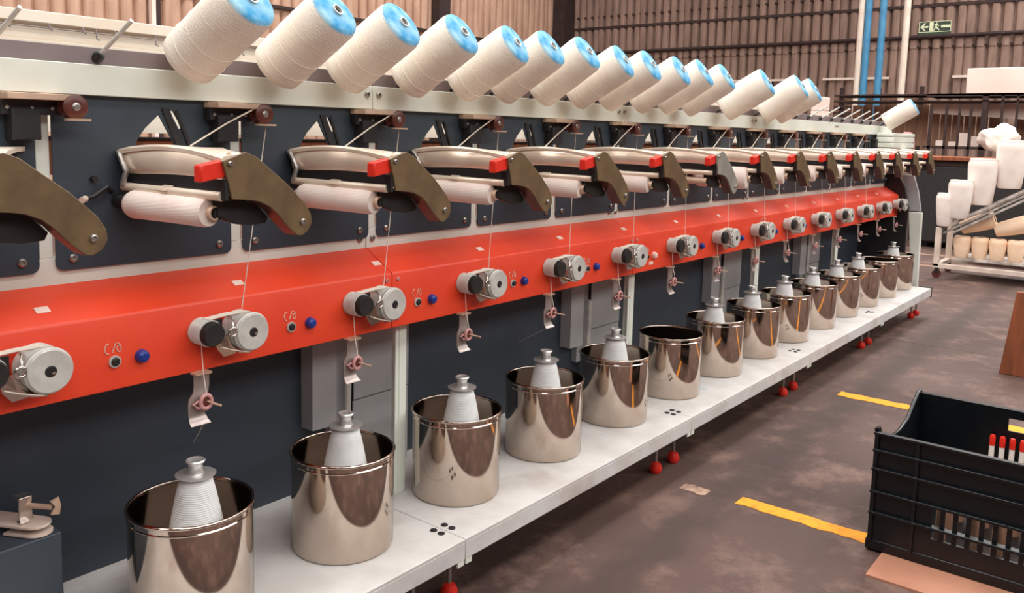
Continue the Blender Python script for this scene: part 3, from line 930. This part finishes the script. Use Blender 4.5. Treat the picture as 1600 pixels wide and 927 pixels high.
# ------------------------------------------------------------------ big cones on the creel pegs
def cone_label(k):
    if k == 0:
        return 'nearest big white yarn cone, its blue end cut by the top edge'
    if k == 15:
        return 'lone white yarn cone at the far end of the top rail, beyond the empty pegs'
    if k == 12:
        return 'thirteenth big white yarn cone, after the gap in the row on the top rail'
    return f'{ORD[k + 1]} big white yarn cone with blue end from the left on the top rail'

def cone_base(hx):
    return Vector((hx - 0.048, 0.104, 1.287))

def make_cone(hx):
    o = thing('big_yarn_cone', cone_label(0), 'yarn cone', cone_base(hx), 'big yarn cones along the top rail')
    L = 0.202
    Z = (0, 0, 1)
    O_ = (0, 0, 0)
    # built upright along local Z so the winding relief runs round the package, then tilted
    MB().lathe([(0.020, 0), (0.052, 0.001), (0.0575, 0.007), (0.0585, 0.02), (0.0595, L * 0.55), (0.0595, L - 0.014), (0.0565, L - 0.004)], O_, Z, 40).build('yarn', 'yarn', o, smooth=50, org=O_)
    MB().lathe([(0.0572, L - 0.006), (0.055, L - 0.001), (0.045, L + 0.002), (0.012, L + 0.003)], O_, Z, 40, False, False).build('blue_end', 'blueend', o, smooth=50, org=O_)
    MB().lathe([(0.0095, L - 0.01), (0.0095, L + 0.008), (0.0125, L + 0.008), (0.0125, L - 0.002)], O_, Z, 20, False, False).build('tube', 'alu', o, smooth=50, org=O_)
    MB().lathe([(0.0095, L + 0.002), (0.004, L + 0.001)], O_, Z, 16, False, True).build('tube_bore', 'tube', o, smooth=0, org=O_)
    MB().cyl((0, 0, -0.030), (0, 0, 0.01), 0.0050, 12).build('spindle', 'dark', o, org=O_)
    # a few crossed turns of thread standing proud of the package
    rg = random.Random(4)
    for t in range(3):
        z0 = 0.045 + 0.045 * t
        am = rg.uniform(0.006, 0.016)
        ph = rg.uniform(0, 6.28)
        MB().tube([(0.0596 * math.cos(a), 0.0596 * math.sin(a), z0 + am * math.sin(a + ph)) for a in [2 * PI * i / 28 for i in range(28)]], 0.0009, 4, True).build('yarn_turn', 'yarn', o, smooth=60, org=O_)
    o.rotation_mode = 'QUATERNION'
    o.rotation_quaternion = AX.to_track_quat('Z', 'Y')
    return o
c0 = make_cone(HUBX[0])
rn = random.Random(11)
for k, x in enumerate(HUBX[1:], 1):
    c = replicate(c0, cone_base(x), cone_label(k))
    d = (AX + Vector((rn.uniform(-0.03, 0.03), rn.uniform(-0.02, 0.02), rn.uniform(-0.03, 0.03)))).normalized()
    c.rotation_quaternion = d.to_track_quat('Z', 'Y') @ Vector((0, 0, 1)).rotation_difference(Vector((0, 0, 1)))
    if k in (12, 13, 14):
        c.scale = (1.08, 1.08, 1.05)

# ------------------------------------------------------------------ yarn strands
def strand(pts, label, r=0.0014, group='yarn strands'):
    m = MB().tube(pts, r, 5).build('yarn_strand', 'thread', smooth=60, org=pts[-1])
    tag(m, label, 'yarn', group)
for n in range(2, 14):
    w_ = ORD[n]
    px = P * (n - 2)
    strand([(0.898 + px, 0.106, 1.206), (0.81 + px, 0.100, 1.166), (0.722 + px, 0.094, 1.119)],
           f'slanting yarn strand from the {w_} guide pulley to the {w_} winding unit', 0.0017, 'slanting yarn strands')
    strand([(0.912 + px, 0.106, 1.166), (0.862 + px, 0.078, 0.99), (0.800 + px, 0.040, 0.7845)],
           f'steep thin yarn strand falling from the {w_} guide pulley to the {w_} feed roller', 0.0011, 'steep yarn strands')
    if n < 11:
        strand([(0.709 + px, 0.045, 0.7235), (0.709 + px, 0.040, 0.67), (0.708 + px, 0.028, 0.626)],
               f'short upright yarn strand between the {w_} feed roller and the tensioner below it', 0.0010, 'short upright yarn strands')
strand([(1.908, 0.036, 0.568), (1.95, 0.12, 0.525), (2.03, 0.26, 0.455)], 'pale yarn strand slanting down right from the fourth tensioner, across the grey column', 0.0014)
strand([(0.706, 0.036, 0.568), (0.755, 0.13, 0.515), (0.84, 0.30, 0.42)], 'faint yarn strand slanting down right from the first tensioner, across the dark panel', 0.0011)  # thin pale line from the tensioner back to the dark panel

# ------------------------------------------------------------------ clamp arm at the near end
a = thing('clamp_arm', 'pale flat clamp arm with wing nut at the lower left corner', 'clamp', (0.40, 0.24, 0.385))
P0, DV = Vector((0.372, 0.302)), Vector((0.47, -0.88)).normalized()
NV = Vector((-DV.y, DV.x))
def leaf(s0, s1, hw):
    c = P0 + DV * s1
    th = math.atan2(DV.y, DV.x)
    tip = [(c.x + hw * math.cos(th + t), c.y + hw * math.sin(th + t)) for t in [-PI / 2 + PI * i / 12 for i in range(13)]]
    q = P0 + DV * s0
    return [tuple(q - NV * hw)] + tip + [tuple(q + NV * hw)]
MB().prism(leaf(0.0, 0.140, 0.026), 0.402, 0.407, 'xy').build('arm', 'frame', a, bevel=0.001)
MB().prism(leaf(0.09, 0.143, 0.026), 0.387, 0.391, 'xy').build('lower_leaf', 'frame', a)
bp_ = P0 + DV * 0.118
MB().box(bp_.x - 0.012, bp_.x + 0.012, bp_.y - 0.002, bp_.y + 0.002, 0.407, 0.452).box(bp_.x - 0.012, bp_.x + 0.012, bp_.y - 0.002, bp_.y + 0.026, 0.450, 0.454).box(
    bp_.x - 0.016, bp_.x + 0.004, bp_.y - 0.014, bp_.y + 0.002, 0.407, 0.411).build('bracket', 'chrome', a, bevel=0.001)
MB().cyl((bp_.x, bp_.y + 0.004, 0.437), (bp_.x + 0.030, bp_.y - 0.040, 0.436), 0.0050, 12).build('screw', 'tan', a)
wx, wy = bp_.x + 0.032, bp_.y - 0.043
MB().prism([(wx - 0.005, 0.449), (wx + 0.004, 0.436), (wx - 0.005, 0.423), (wx + 0.011, 0.419), (wx + 0.014, 0.436), (wx + 0.011, 0.453)], wy - 0.002, wy + 0.002, 'xz').build('wing_nut', 'tan', a)

# ------------------------------------------------------------------ black crate on its cardboard sheet
tag(MB().box(2.10, 2.72, -1.60, -0.885, 0.0, 0.006).build('cardboard_sheet', 'board', smooth=0), 'pinkish brown cardboard sheet on the floor under the black crate', 'cardboard')
CZ = 0.006
cr = thing('plastic_crate', 'black plastic produce crate with slotted walls on the floor at lower right', 'crate', (2.5, -1.16, CZ))
X0, X1, Y0, Y1, ZT = 2.26, 2.76, -1.52, -0.842, 0.352
T = 0.008
MB().box(X0, X1, Y0, Y1, CZ + 0.012, CZ + 0.02).build('base', 'crate', cr)
MB().box(X0 - 0.004, X1 + 0.004, Y0 - 0.004, Y1 + 0.004, CZ, CZ + 0.03).build('skirt', 'crate', cr, bevel=0.003)

def slotted(u0, u1, z0, z1, ribs, bars, win):
    """outline of a wall with a window of upright slots; returned as outline + holes in (u, z)"""
    out = [(u0, z0), (u1, z0), (u1, z1), (u0, z1)]
    holes = []
    ua, ub, zs = win
    n = bars
    wd = (ub - ua) / n
    for za, zb in zs:
        for i in range(n):
            holes.append([(ua + wd * i, za), (ua + wd * (i + 0.62), za), (ua + wd * (i + 0.62), zb), (ua + wd * i, zb)])
    return out, holes
# near long wall (faces the camera)
out, holes = slotted(Y0, Y1, 0.03, ZT - 0.004, 4, 13, (Y0 + 0.12, Y1 - 0.15, ((0.085, 0.112), (0.122, 0.174))))
wn = MB().prism(out, X0, X0 + T, 'yz', holes).build('near_wall', 'crate', cr, smooth=0)
for z in (0.112 + 0.006, 0.180, 0.246, 0.300, ZT - 0.003):
    MB().box(X0 - 0.014, X0 + 0.002, Y0, Y1, z - 0.004, z + 0.004).build('rib', 'crate', wn, bevel=0.0015)
for y in (Y1 - 0.008, Y0 + 0.008, Y1 - 0.115, Y0 + 0.10):
    MB().box(X0 - 0.012, X0 + 0.002, y - 0.005, y + 0.005, 0.03, ZT).build('upright', 'crate', wn, bevel=0.001)
# far long wall
out, holes = slotted(Y0, Y1, 0.03, ZT, 4, 13, (Y0 + 0.12, Y1 - 0.13, ((0.10, 0.17),)))
holes.append([(Y0 + 0.16, 0.285), (Y1 - 0.26, 0.285), (Y1 - 0.26, 0.325), (Y0 + 0.16, 0.325)])
wf = MB().prism(out, X1 - T, X1, 'yz', holes).build('far_wall', 'crate', cr, smooth=0)
MB().box(X1 - 0.002, X1 + 0.016, Y0, Y1, ZT - 0.010, ZT).build('rib', 'crate', wf, bevel=0.0015)
# end walls with the dipped hand hold
dip = [(X0, 0.03), (X1, 0.03), (X1, ZT + 0.004), (X1 - 0.03, ZT + 0.004), (X1 - 0.085, ZT - 0.02), (X1 - 0.15, ZT - 0.055), (X1 - 0.24, ZT - 0.068), (X0 + 0.12, ZT - 0.062), (X0 + 0.06, ZT - 0.038),
       (X0 + 0.035, ZT - 0.014), (X0 + 0.02, ZT + 0.004), (X0, ZT + 0.004)]
for ya in (Y1 - T, Y0):
    hs = []
    for i in range(9):
        u = X0 + 0.07 + i * 0.042
        hs.append([(u, 0.08), (u + 0.026, 0.08), (u + 0.026, 0.15), (u, 0.15)])
    e_ = MB().prism(dip, ya, ya + T, 'xz', hs).build('end_wall', 'crate', cr, smooth=0)
    top = [(x, z) for x, z in dip[2:]]
    MB().tube([(x, ya + T / 2, z) for x, z in top], 0.0065, 8).build('rolled_edge', 'crate', e_, smooth=60)
# what lies in the crate
rn = random.Random(3)
spots = []
for i in range(7):
    for j in range(4):
        spots.append((X0 + 0.09 + j * 0.105 + rn.uniform(-0.012, 0.012), Y1 - 0.17 - i * 0.072 + rn.uniform(-0.008, 0.008)))
tb = thing('yarn_tube', 'pale empty yarn tube standing in the black crate', 'tube', (spots[0][0], spots[0][1], CZ + 0.02), 'yarn tubes in the crate')
MB().lathe([(0.016, 0), (0.012, 0.14), (0.0095, 0.14), (0.0095, 0.12)], tb.location, (0, 0, 1), 14, cap1=False).build('shaft', 'plank', tb, smooth=50)
MB().lathe([(0.0130, 0.120), (0.0125, 0.142), (0.011, 0.143)], tb.location, (0, 0, 1), 14, False, False).build('tip', 'tan', tb, smooth=50)
for (x, y) in spots[1:]:
    c = replicate(tb, (x, y, CZ + 0.02), tb['label'])
    c.rotation_euler = (rn.uniform(-0.03, 0.03), rn.uniform(-0.03, 0.03), 0)
rt = thing('red_tipped_tube', 'red tipped white tube in a row along the far wall of the black crate', 'tube', (X1 - 0.034, Y1 - 0.225, CZ + 0.02), 'red tipped tubes in the crate')
MB().lathe([(0.0085, 0), (0.0075, 0.215)], rt.location, (0, 0, 1), 14).build('shaft', 'plastic', rt, smooth=50)
MB().lathe([(0.0082, 0.212), (0.0082, 0.240), (0.006, 0.245)], rt.location, (0, 0, 1), 14).build('tip', 'redplastic', rt, smooth=50)
for i in range(1, 9):
    replicate(rt, (X1 - 0.034, Y1 - 0.225 - i * 0.027, CZ + 0.02), rt['label'])

# ------------------------------------------------------------------ wooden board at the right edge
tag(MB().add([(4.70, -0.805, 0), (4.70, -1.00, 0), (4.73, -1.00, 0), (4.73, -0.805, 0), (4.70, -0.850, 0.43), (4.70, -1.00, 0.43), (4.73, -1.00, 0.43), (4.73, -0.850, 0.43)],
             [(0, 1, 2, 3), (4, 5, 6, 7), (0, 1, 5, 4), (1, 2, 6, 5), (2, 3, 7, 6), (3, 0, 4, 7)]).build('wooden_board', 'wood', bevel=0.003), 'reddish brown wooden board standing on the floor at the right edge', 'board')

# ------------------------------------------------------------------ trolley with white cones beyond the machine end
tr = thing('bobbin_trolley', 'pale tubular trolley with sloping rack of grey bars, beyond the machine end', 'trolley', (8.1, -0.25, 0))
TX, TY0, TY1 = 7.9, -0.95, 0.19
MB().box(TX - 0.02, TX + 0.025, TY1 - 0.045, TY1, 0.10, 0.44).build('leg', 'frame', tr, bevel=0.003)
MB().box(TX + 0.45, TX + 0.495, TY1 - 0.045, TY1, 0.10, 0.48).build('leg', 'frame', tr, bevel=0.003)
MB().box(TX - 0.02, TX + 0.025, TY0, TY0 + 0.045, 0.10, 1.25).build('leg', 'frame', tr, bevel=0.003)
MB().box(TX + 0.45, TX + 0.495, TY0, TY0 + 0.045, 0.10, 1.25).build('leg', 'frame', tr, bevel=0.003)
MB().box(TX - 0.02, TX + 0.025, TY0, TY1, 0.085, 0.125).build('bottom_rail', 'frame', tr, bevel=0.003)
MB().box(TX + 0.45, TX + 0.495, TY0, TY1, 0.085, 0.125).build('bottom_rail', 'frame', tr, bevel=0.003)
MB().box(TX + 0.02, TX + 0.45, TY1 - 0.045, TY1, 0.085, 0.125).build('cross_rail', 'frame', tr, bevel=0.003)
MB().box(TX + 0.06, TX + 0.48, TY0, TY1 - 0.15, 0.16, 0.185).build('deck', 'greybar', tr, bevel=0.003)
for x, y in ((TX, TY1 - 0.03), (TX + 0.47, TY1 - 0.03), (TX, TY0 + 0.03), (TX + 0.47, TY0 + 0.03)):
    cw = MB().cyl((x - 0.014, y, 0.035), (x + 0.014, y, 0.035), 0.035, 16).build('caster', 'brown', tr)
    MB().box(x - 0.02, x + 0.02, y - 0.016, y + 0.016, 0.045, 0.09).build('fork', 'dark', cw)
for dx, dz, cut in ((0.0, -0.10, 0.10), (0.02, -0.062, 0.02), (0.0, -0.02, 0.0), (0.30, 0.0, 0.03), (0.42, -0.02, 0.0)):
    ya, yb = TY1 - 0.03 - cut, TY0
    sl = 0.62
    za = 0.43 + dz + cut * 0.62
    zb = za + (ya - yb) * sl
    MB().add([(TX + dx, ya, za), (TX + dx + 0.075, ya, za), (TX + dx + 0.075, yb, zb), (TX + dx, yb, zb),
              (TX + dx, ya, za + 0.022), (TX + dx + 0.06, ya, za + 0.022), (TX + dx + 0.06, yb, zb + 0.022), (TX + dx, yb, zb + 0.022)],
             [(0, 1, 2, 3), (4, 5, 6, 7), (0, 1, 5, 4), (1, 2, 6, 5), (2, 3, 7, 6), (3, 0, 4, 7)]).build('rack_bar', 'greybar', tr, bevel=0.002)

def make_wcone(loc, s, label, name='white_yarn_cone', m='plastic', grp='white cones on the trolley', tilt=0.0, wide=1.0):
    o = thing(name, label, 'yarn cone', loc, grp)
    MB().lathe([(0.054, 0), (0.060, 0.01), (0.074, 0.14), (0.079, 0.22), (0.0785, 0.25), (0.070, 0.268), (0.03, 0.272)], (0, 0, 0), (0, 0, 1), 28).build('yarn', m, o, smooth=50, org=(0, 0, 0))
    MB().lathe([(0.0705, 0.264), (0.072, 0.272), (0.068, 0.279), (0.030, 0.280)], (0, 0, 0), (0, 0, 1), 28, False, False).build('end', m, o, smooth=50, org=(0, 0, 0))
    o.scale = (s * wide, s * wide, s)
    o.rotation_euler = (tilt, 0, 0)
    return o
WC = [((TX + 0.02, 0.130, 0.455), 1.02, 'lowest white yarn cone on the sloping rack, leftmost above the trolley leg'),
      ((TX + 0.02, 0.030, 0.530), 1.18, 'middle white yarn cone on the sloping rack, between the lowest and the tallest'),
      ((TX + 0.14, -0.105, 0.650), 1.42, 'tallest white yarn cone on the sloping rack, third from the left'),
      ((TX + 0.20, -0.30, 0.80), 1.45, 'white yarn cone at the right edge, behind the tallest one on the rack')]
for loc, s, lb in WC:
    make_wcone(loc, s, lb, tilt=0.0, wide=1.04)
# plastic bag on top and peach packages on the lower deck
bg = bmesh.new()
bmesh.ops.create_icosphere(bg, subdivisions=4, radius=0.15)
rn2 = random.Random(2)
from mathutils import noise
for v in bg.verts:
    d_ = noise.noise(v.co * 11) * 0.05 + noise.noise(v.co * 26) * 0.018
    v.co += v.co.normalized() * d_
    v.co.z *= 0.8
mbg = MB()
mbg.add([v.co + Vector((8.3, -0.17, 1.22)) for v in bg.verts], [tuple(v.index for v in f.verts) for f in bg.faces])
bg.free()
tag(mbg.build('plastic_bag', 'plastic', smooth=80, org=(8.3, -0.17, 1.10)), 'crumpled white plastic bag on top of the trolley cones at the right edge', 'bag')
PK = [(0.12, 0.02), (0.13, -0.115), (0.12, -0.25), (0.13, -0.385)]
for i, (dx, y) in enumerate(PK):
    make_wcone((TX + dx, y - 0.02, 0.185), 0.66, f'{ORD[i + 1]} peach yarn package from the left in the lower row on the trolley deck', 'peach_yarn_package', 'peach', 'peach packages on the trolley deck', 0.0, 1.32)
for i, (y, tl) in enumerate(((0.02, 1.2), (-0.24, 1.25))):
    make_wcone((TX + 0.14, y, 0.44), 0.95, ('left' if i == 0 else 'right') + ' of two peach yarn packages lying on the lower row of packages on the trolley', 'peach_yarn_package', 'peach', 'peach packages on the trolley deck', tl)

# ------------------------------------------------------------------ far background: pipes, rack, boxes, sign
def pipe(name, x, y, r, m, label, lean=0.0):
    mb_ = MB().cyl((x, y, 0), (x, y + lean, 6.55), r, 14)
    tag(mb_.build(name, m, smooth=50, org=(x, y, 0)), label, 'pipe', 'upright pipes behind the machine end')
pipe('white_pipe', 13.0, 2.455, 0.045, 'whitepipe', 'left white upright pipe touching the blue pipe behind the machine end')
pipe('blue_pipe', 13.0, 2.360, 0.048, 'bluepipe', 'left blue upright pipe beside the white pipe against the brown wall')
pipe('blue_pipe', 13.0, 2.160, 0.048, 'bluepipe', 'right blue upright pipe standing on its own against the brown wall')
pipe('white_pipe', 13.0, 1.835, 0.045, 'whitepipe', 'right white upright pipe just left of the exit sign')

sg = thing('exit_sign', 'small dark green exit sign with arrow and running man on the brown wall', 'sign', (15.84, 2.09, 3.0))
SY = 2.335
def sy(u):
    return SY - u
SX = 15.835
MB().box(SX, SX + 0.02, sy(0.50), sy(0), 2.995, 3.225).build('board', 'signgreen', sg, smooth=0)
def flat(pts, name, m='signpale', t=0.004):
    MB().prism([(sy(u), v) for u, v in pts], SX - t, SX, 'yz').build(name, m, sg, smooth=0)
flat([(0.0, 3.215), (0.50, 3.215), (0.50, 3.225), (0.0, 3.225)], 'border')
flat([(0.0, 3.045), (0.50, 3.045), (0.50, 3.055), (0.0, 3.055)], 'border')
flat([(0.0, 3.055), (0.010, 3.055), (0.010, 3.215), (0.0, 3.215)], 'border')
flat([(0.49, 3.055), (0.50, 3.055), (0.50, 3.215), (0.49, 3.215)], 'border')
flat([(0.02, 3.135), (0.085, 3.20), (0.11, 3.20), (0.075, 3.15), (0.145, 3.15), (0.145, 3.12), (0.075, 3.12), (0.11, 3.07), (0.085, 3.07)], 'arrow')
flat([(0.165, 3.06), (0.225, 3.06), (0.225, 3.21), (0.165, 3.21)], 'doorway')
flat([(0.275, 3.182), (0.287, 3.194), (0.275, 3.206), (0.263, 3.194)], 'running_head')
flat([(0.235, 3.165), (0.255, 3.178), (0.290, 3.175), (0.315, 3.145), (0.305, 3.138), (0.285, 3.158), (0.278, 3.135), (0.300, 3.115), (0.325, 3.075), (0.312, 3.07), (0.285, 3.10),
      (0.262, 3.112), (0.240, 3.068), (0.228, 3.072), (0.250, 3.125), (0.262, 3.162), (0.243, 3.152)], 'running_man')
flat([(0.345, 3.115), (0.485, 3.115), (0.485, 3.155), (0.345, 3.155)], 'bar')

tag(MB().box(12.0, 12.4, -0.2, 0.82, 1.80, 2.12).build('storage_box', 'whitebox', bevel=0.01), 'pale box on top of the rack at the right edge', 'box')
# tall rack of dark posts and shelves
rk = thing('storage_rack', 'dark steel rack with thin posts and plank backing behind the trolley', 'rack', (12.2, 0.2, 0))
for y, r in ((1.18, 0.018), (1.0, 0.014), (0.85, 0.014), (0.72, 0.014), (0.57, 0.034), (0.38, 0.016), (0.22, 0.014), (0.0, 0.02), (-0.5, 0.03)):
    MB().box(11.9, 11.9 + r * 1.4, y - r, y + r, 0.0, 1.80 if y < 0.7 else 1.66).build('post', 'girt', rk, smooth=0)
for z in (1.10, 1.765):
    MB().box(11.9, 12.5, -0.9, 1.25, z, z + 0.035).build('shelf_board', 'girt', rk, smooth=0)
MB().box(11.9, 12.5, -0.9, 2.4, 1.78, 1.80).build('shelf_board', 'girt', rk, smooth=0)
MB().box(11.9, 12.5, -0.9, 2.4, 1.70, 1.715).build('shelf_board', 'girt', rk, smooth=0)
pb = MB().box(12.55, 12.57, 0.92, 1.05, 1.13, 1.68).build('backing_plank', 'plank', rk, smooth=0)
for i in range(1, 14):
    if i % 5 == 4:
        continue
    dup(pb, (0.012 * (i % 2), -0.145 * i, 0))
for i in range(1, 10):
    dup(pb, (0.012 * (i % 2), 0.145 * i, 0))
o = MB().add([(12.2, 1.25, 1.56), (12.2, -0.9, 1.42), (12.21, -0.9, 1.42), (12.21, 1.25, 1.56), (12.2, 1.25, 1.69), (12.2, -0.9, 1.68), (12.21, -0.9, 1.68), (12.21, 1.25, 1.69)],
             [(0, 1, 2, 3), (4, 5, 6, 7), (0, 1, 5, 4), (1, 2, 6, 5), (2, 3, 7, 6), (3, 0, 4, 7)]).build('cloth_screen', 'whitebox', smooth=0)
tag(o, 'cream cloth hung along the dark rack behind the lone far cone', 'cloth')
for i, (y, h_) in enumerate(((0.80, 0.17), (0.66, 0.13), (1.07, 0.07), (0.92, 0.06))):
    tag(MB().box(12.0, 12.1, y - 0.05, y + 0.05, 1.135, 1.135 + h_).build('carton', 'whitebox', bevel=0.004),
        ['tallest', 'second tallest', 'lower left', 'lower right'][i] + ' pale carton on the dark rack shelf behind the machine end', 'carton', 'cartons on the rack shelf')
# low dark machine behind the trolley
dm = thing('low_machine', 'low dark machine body between machine end and trolley', 'machine', (10.6, 0.1, 0))
MB().box(10.2, 11.0, -1.2, 0.95, 0.06, 0.92).build('housing', 'black', dm, bevel=0.02)
MB().box(10.15, 11.05, -1.25, 1.0, 0.98, 1.02).build('top_board', 'wood', dm, bevel=0.004)
MB().box(10.2, 11.0, -1.2, 0.95, 0.92, 0.98).build('neck', 'girt', dm)
for y in (-1.0, 0.8):
    MB().box(10.3, 10.9, y - 0.04, y + 0.04, 0.0, 0.06).build('foot', 'dark', dm)
# pale stack and slatted frame behind the creel pegs
for i in range(3):
    tag(MB().box(10.0, 10.2, 1.92, 2.07, 1.20 + 0.16 * i, 1.355 + 0.16 * i).build('white_carton', 'whitebox', bevel=0.005),
        ['lowest', 'middle', 'topmost'][i] + ' of three white cartons stacked behind the empty creel pegs', 'carton', 'white cartons behind the pegs')
tb_ = thing('work_table', 'brown work table behind the creel pegs carrying white cartons', 'table', (10.4, 1.7, 0))
MB().box(9.9, 10.9, 1.25, 2.15, 1.165, 1.20).build('table_top', 'wood', tb_, bevel=0.003)
for x in (9.95, 10.85):
    for y in (1.3, 2.1):
        MB().box(x - 0.025, x + 0.025, y - 0.025, y + 0.025, 0, 1.165).build('leg', 'girt', tb_)
sf = thing('slatted_frame', 'dark upright frame of horizontal slats behind the white and blue pipes', 'frame', (13.6, 2.2, 0))
for y in (2.85, 2.3, 1.7):
    MB().box(13.6, 13.64, y - 0.03, y + 0.03, 0, 2.0).build('post', 'girt', sf, smooth=0)
for i in range(5):
    MB().box(13.57, 13.6, 1.6, 2.95, 1.50 + i * 0.09, 1.53 + i * 0.09).build('slat', 'girt', sf, smooth=0)
MB().box(13.66, 13.68, 1.6, 2.95, 1.0, 1.9).build('backing', 'plank', sf, smooth=0)
# white conduits on the end wall
for (ya, yb, lb) in ((6.4, 4.4, 'longest'), (3.9, 2.75, 'middle'), (1.75, 0.95, 'right')):
    tag(MB().box(15.8, 15.83, yb, ya, 2.27, 2.31).build('wall_conduit', 'whitepipe', smooth=0), lb + ' pale conduit running level along the brown end wall', 'conduit', 'pale conduits on the end wall')
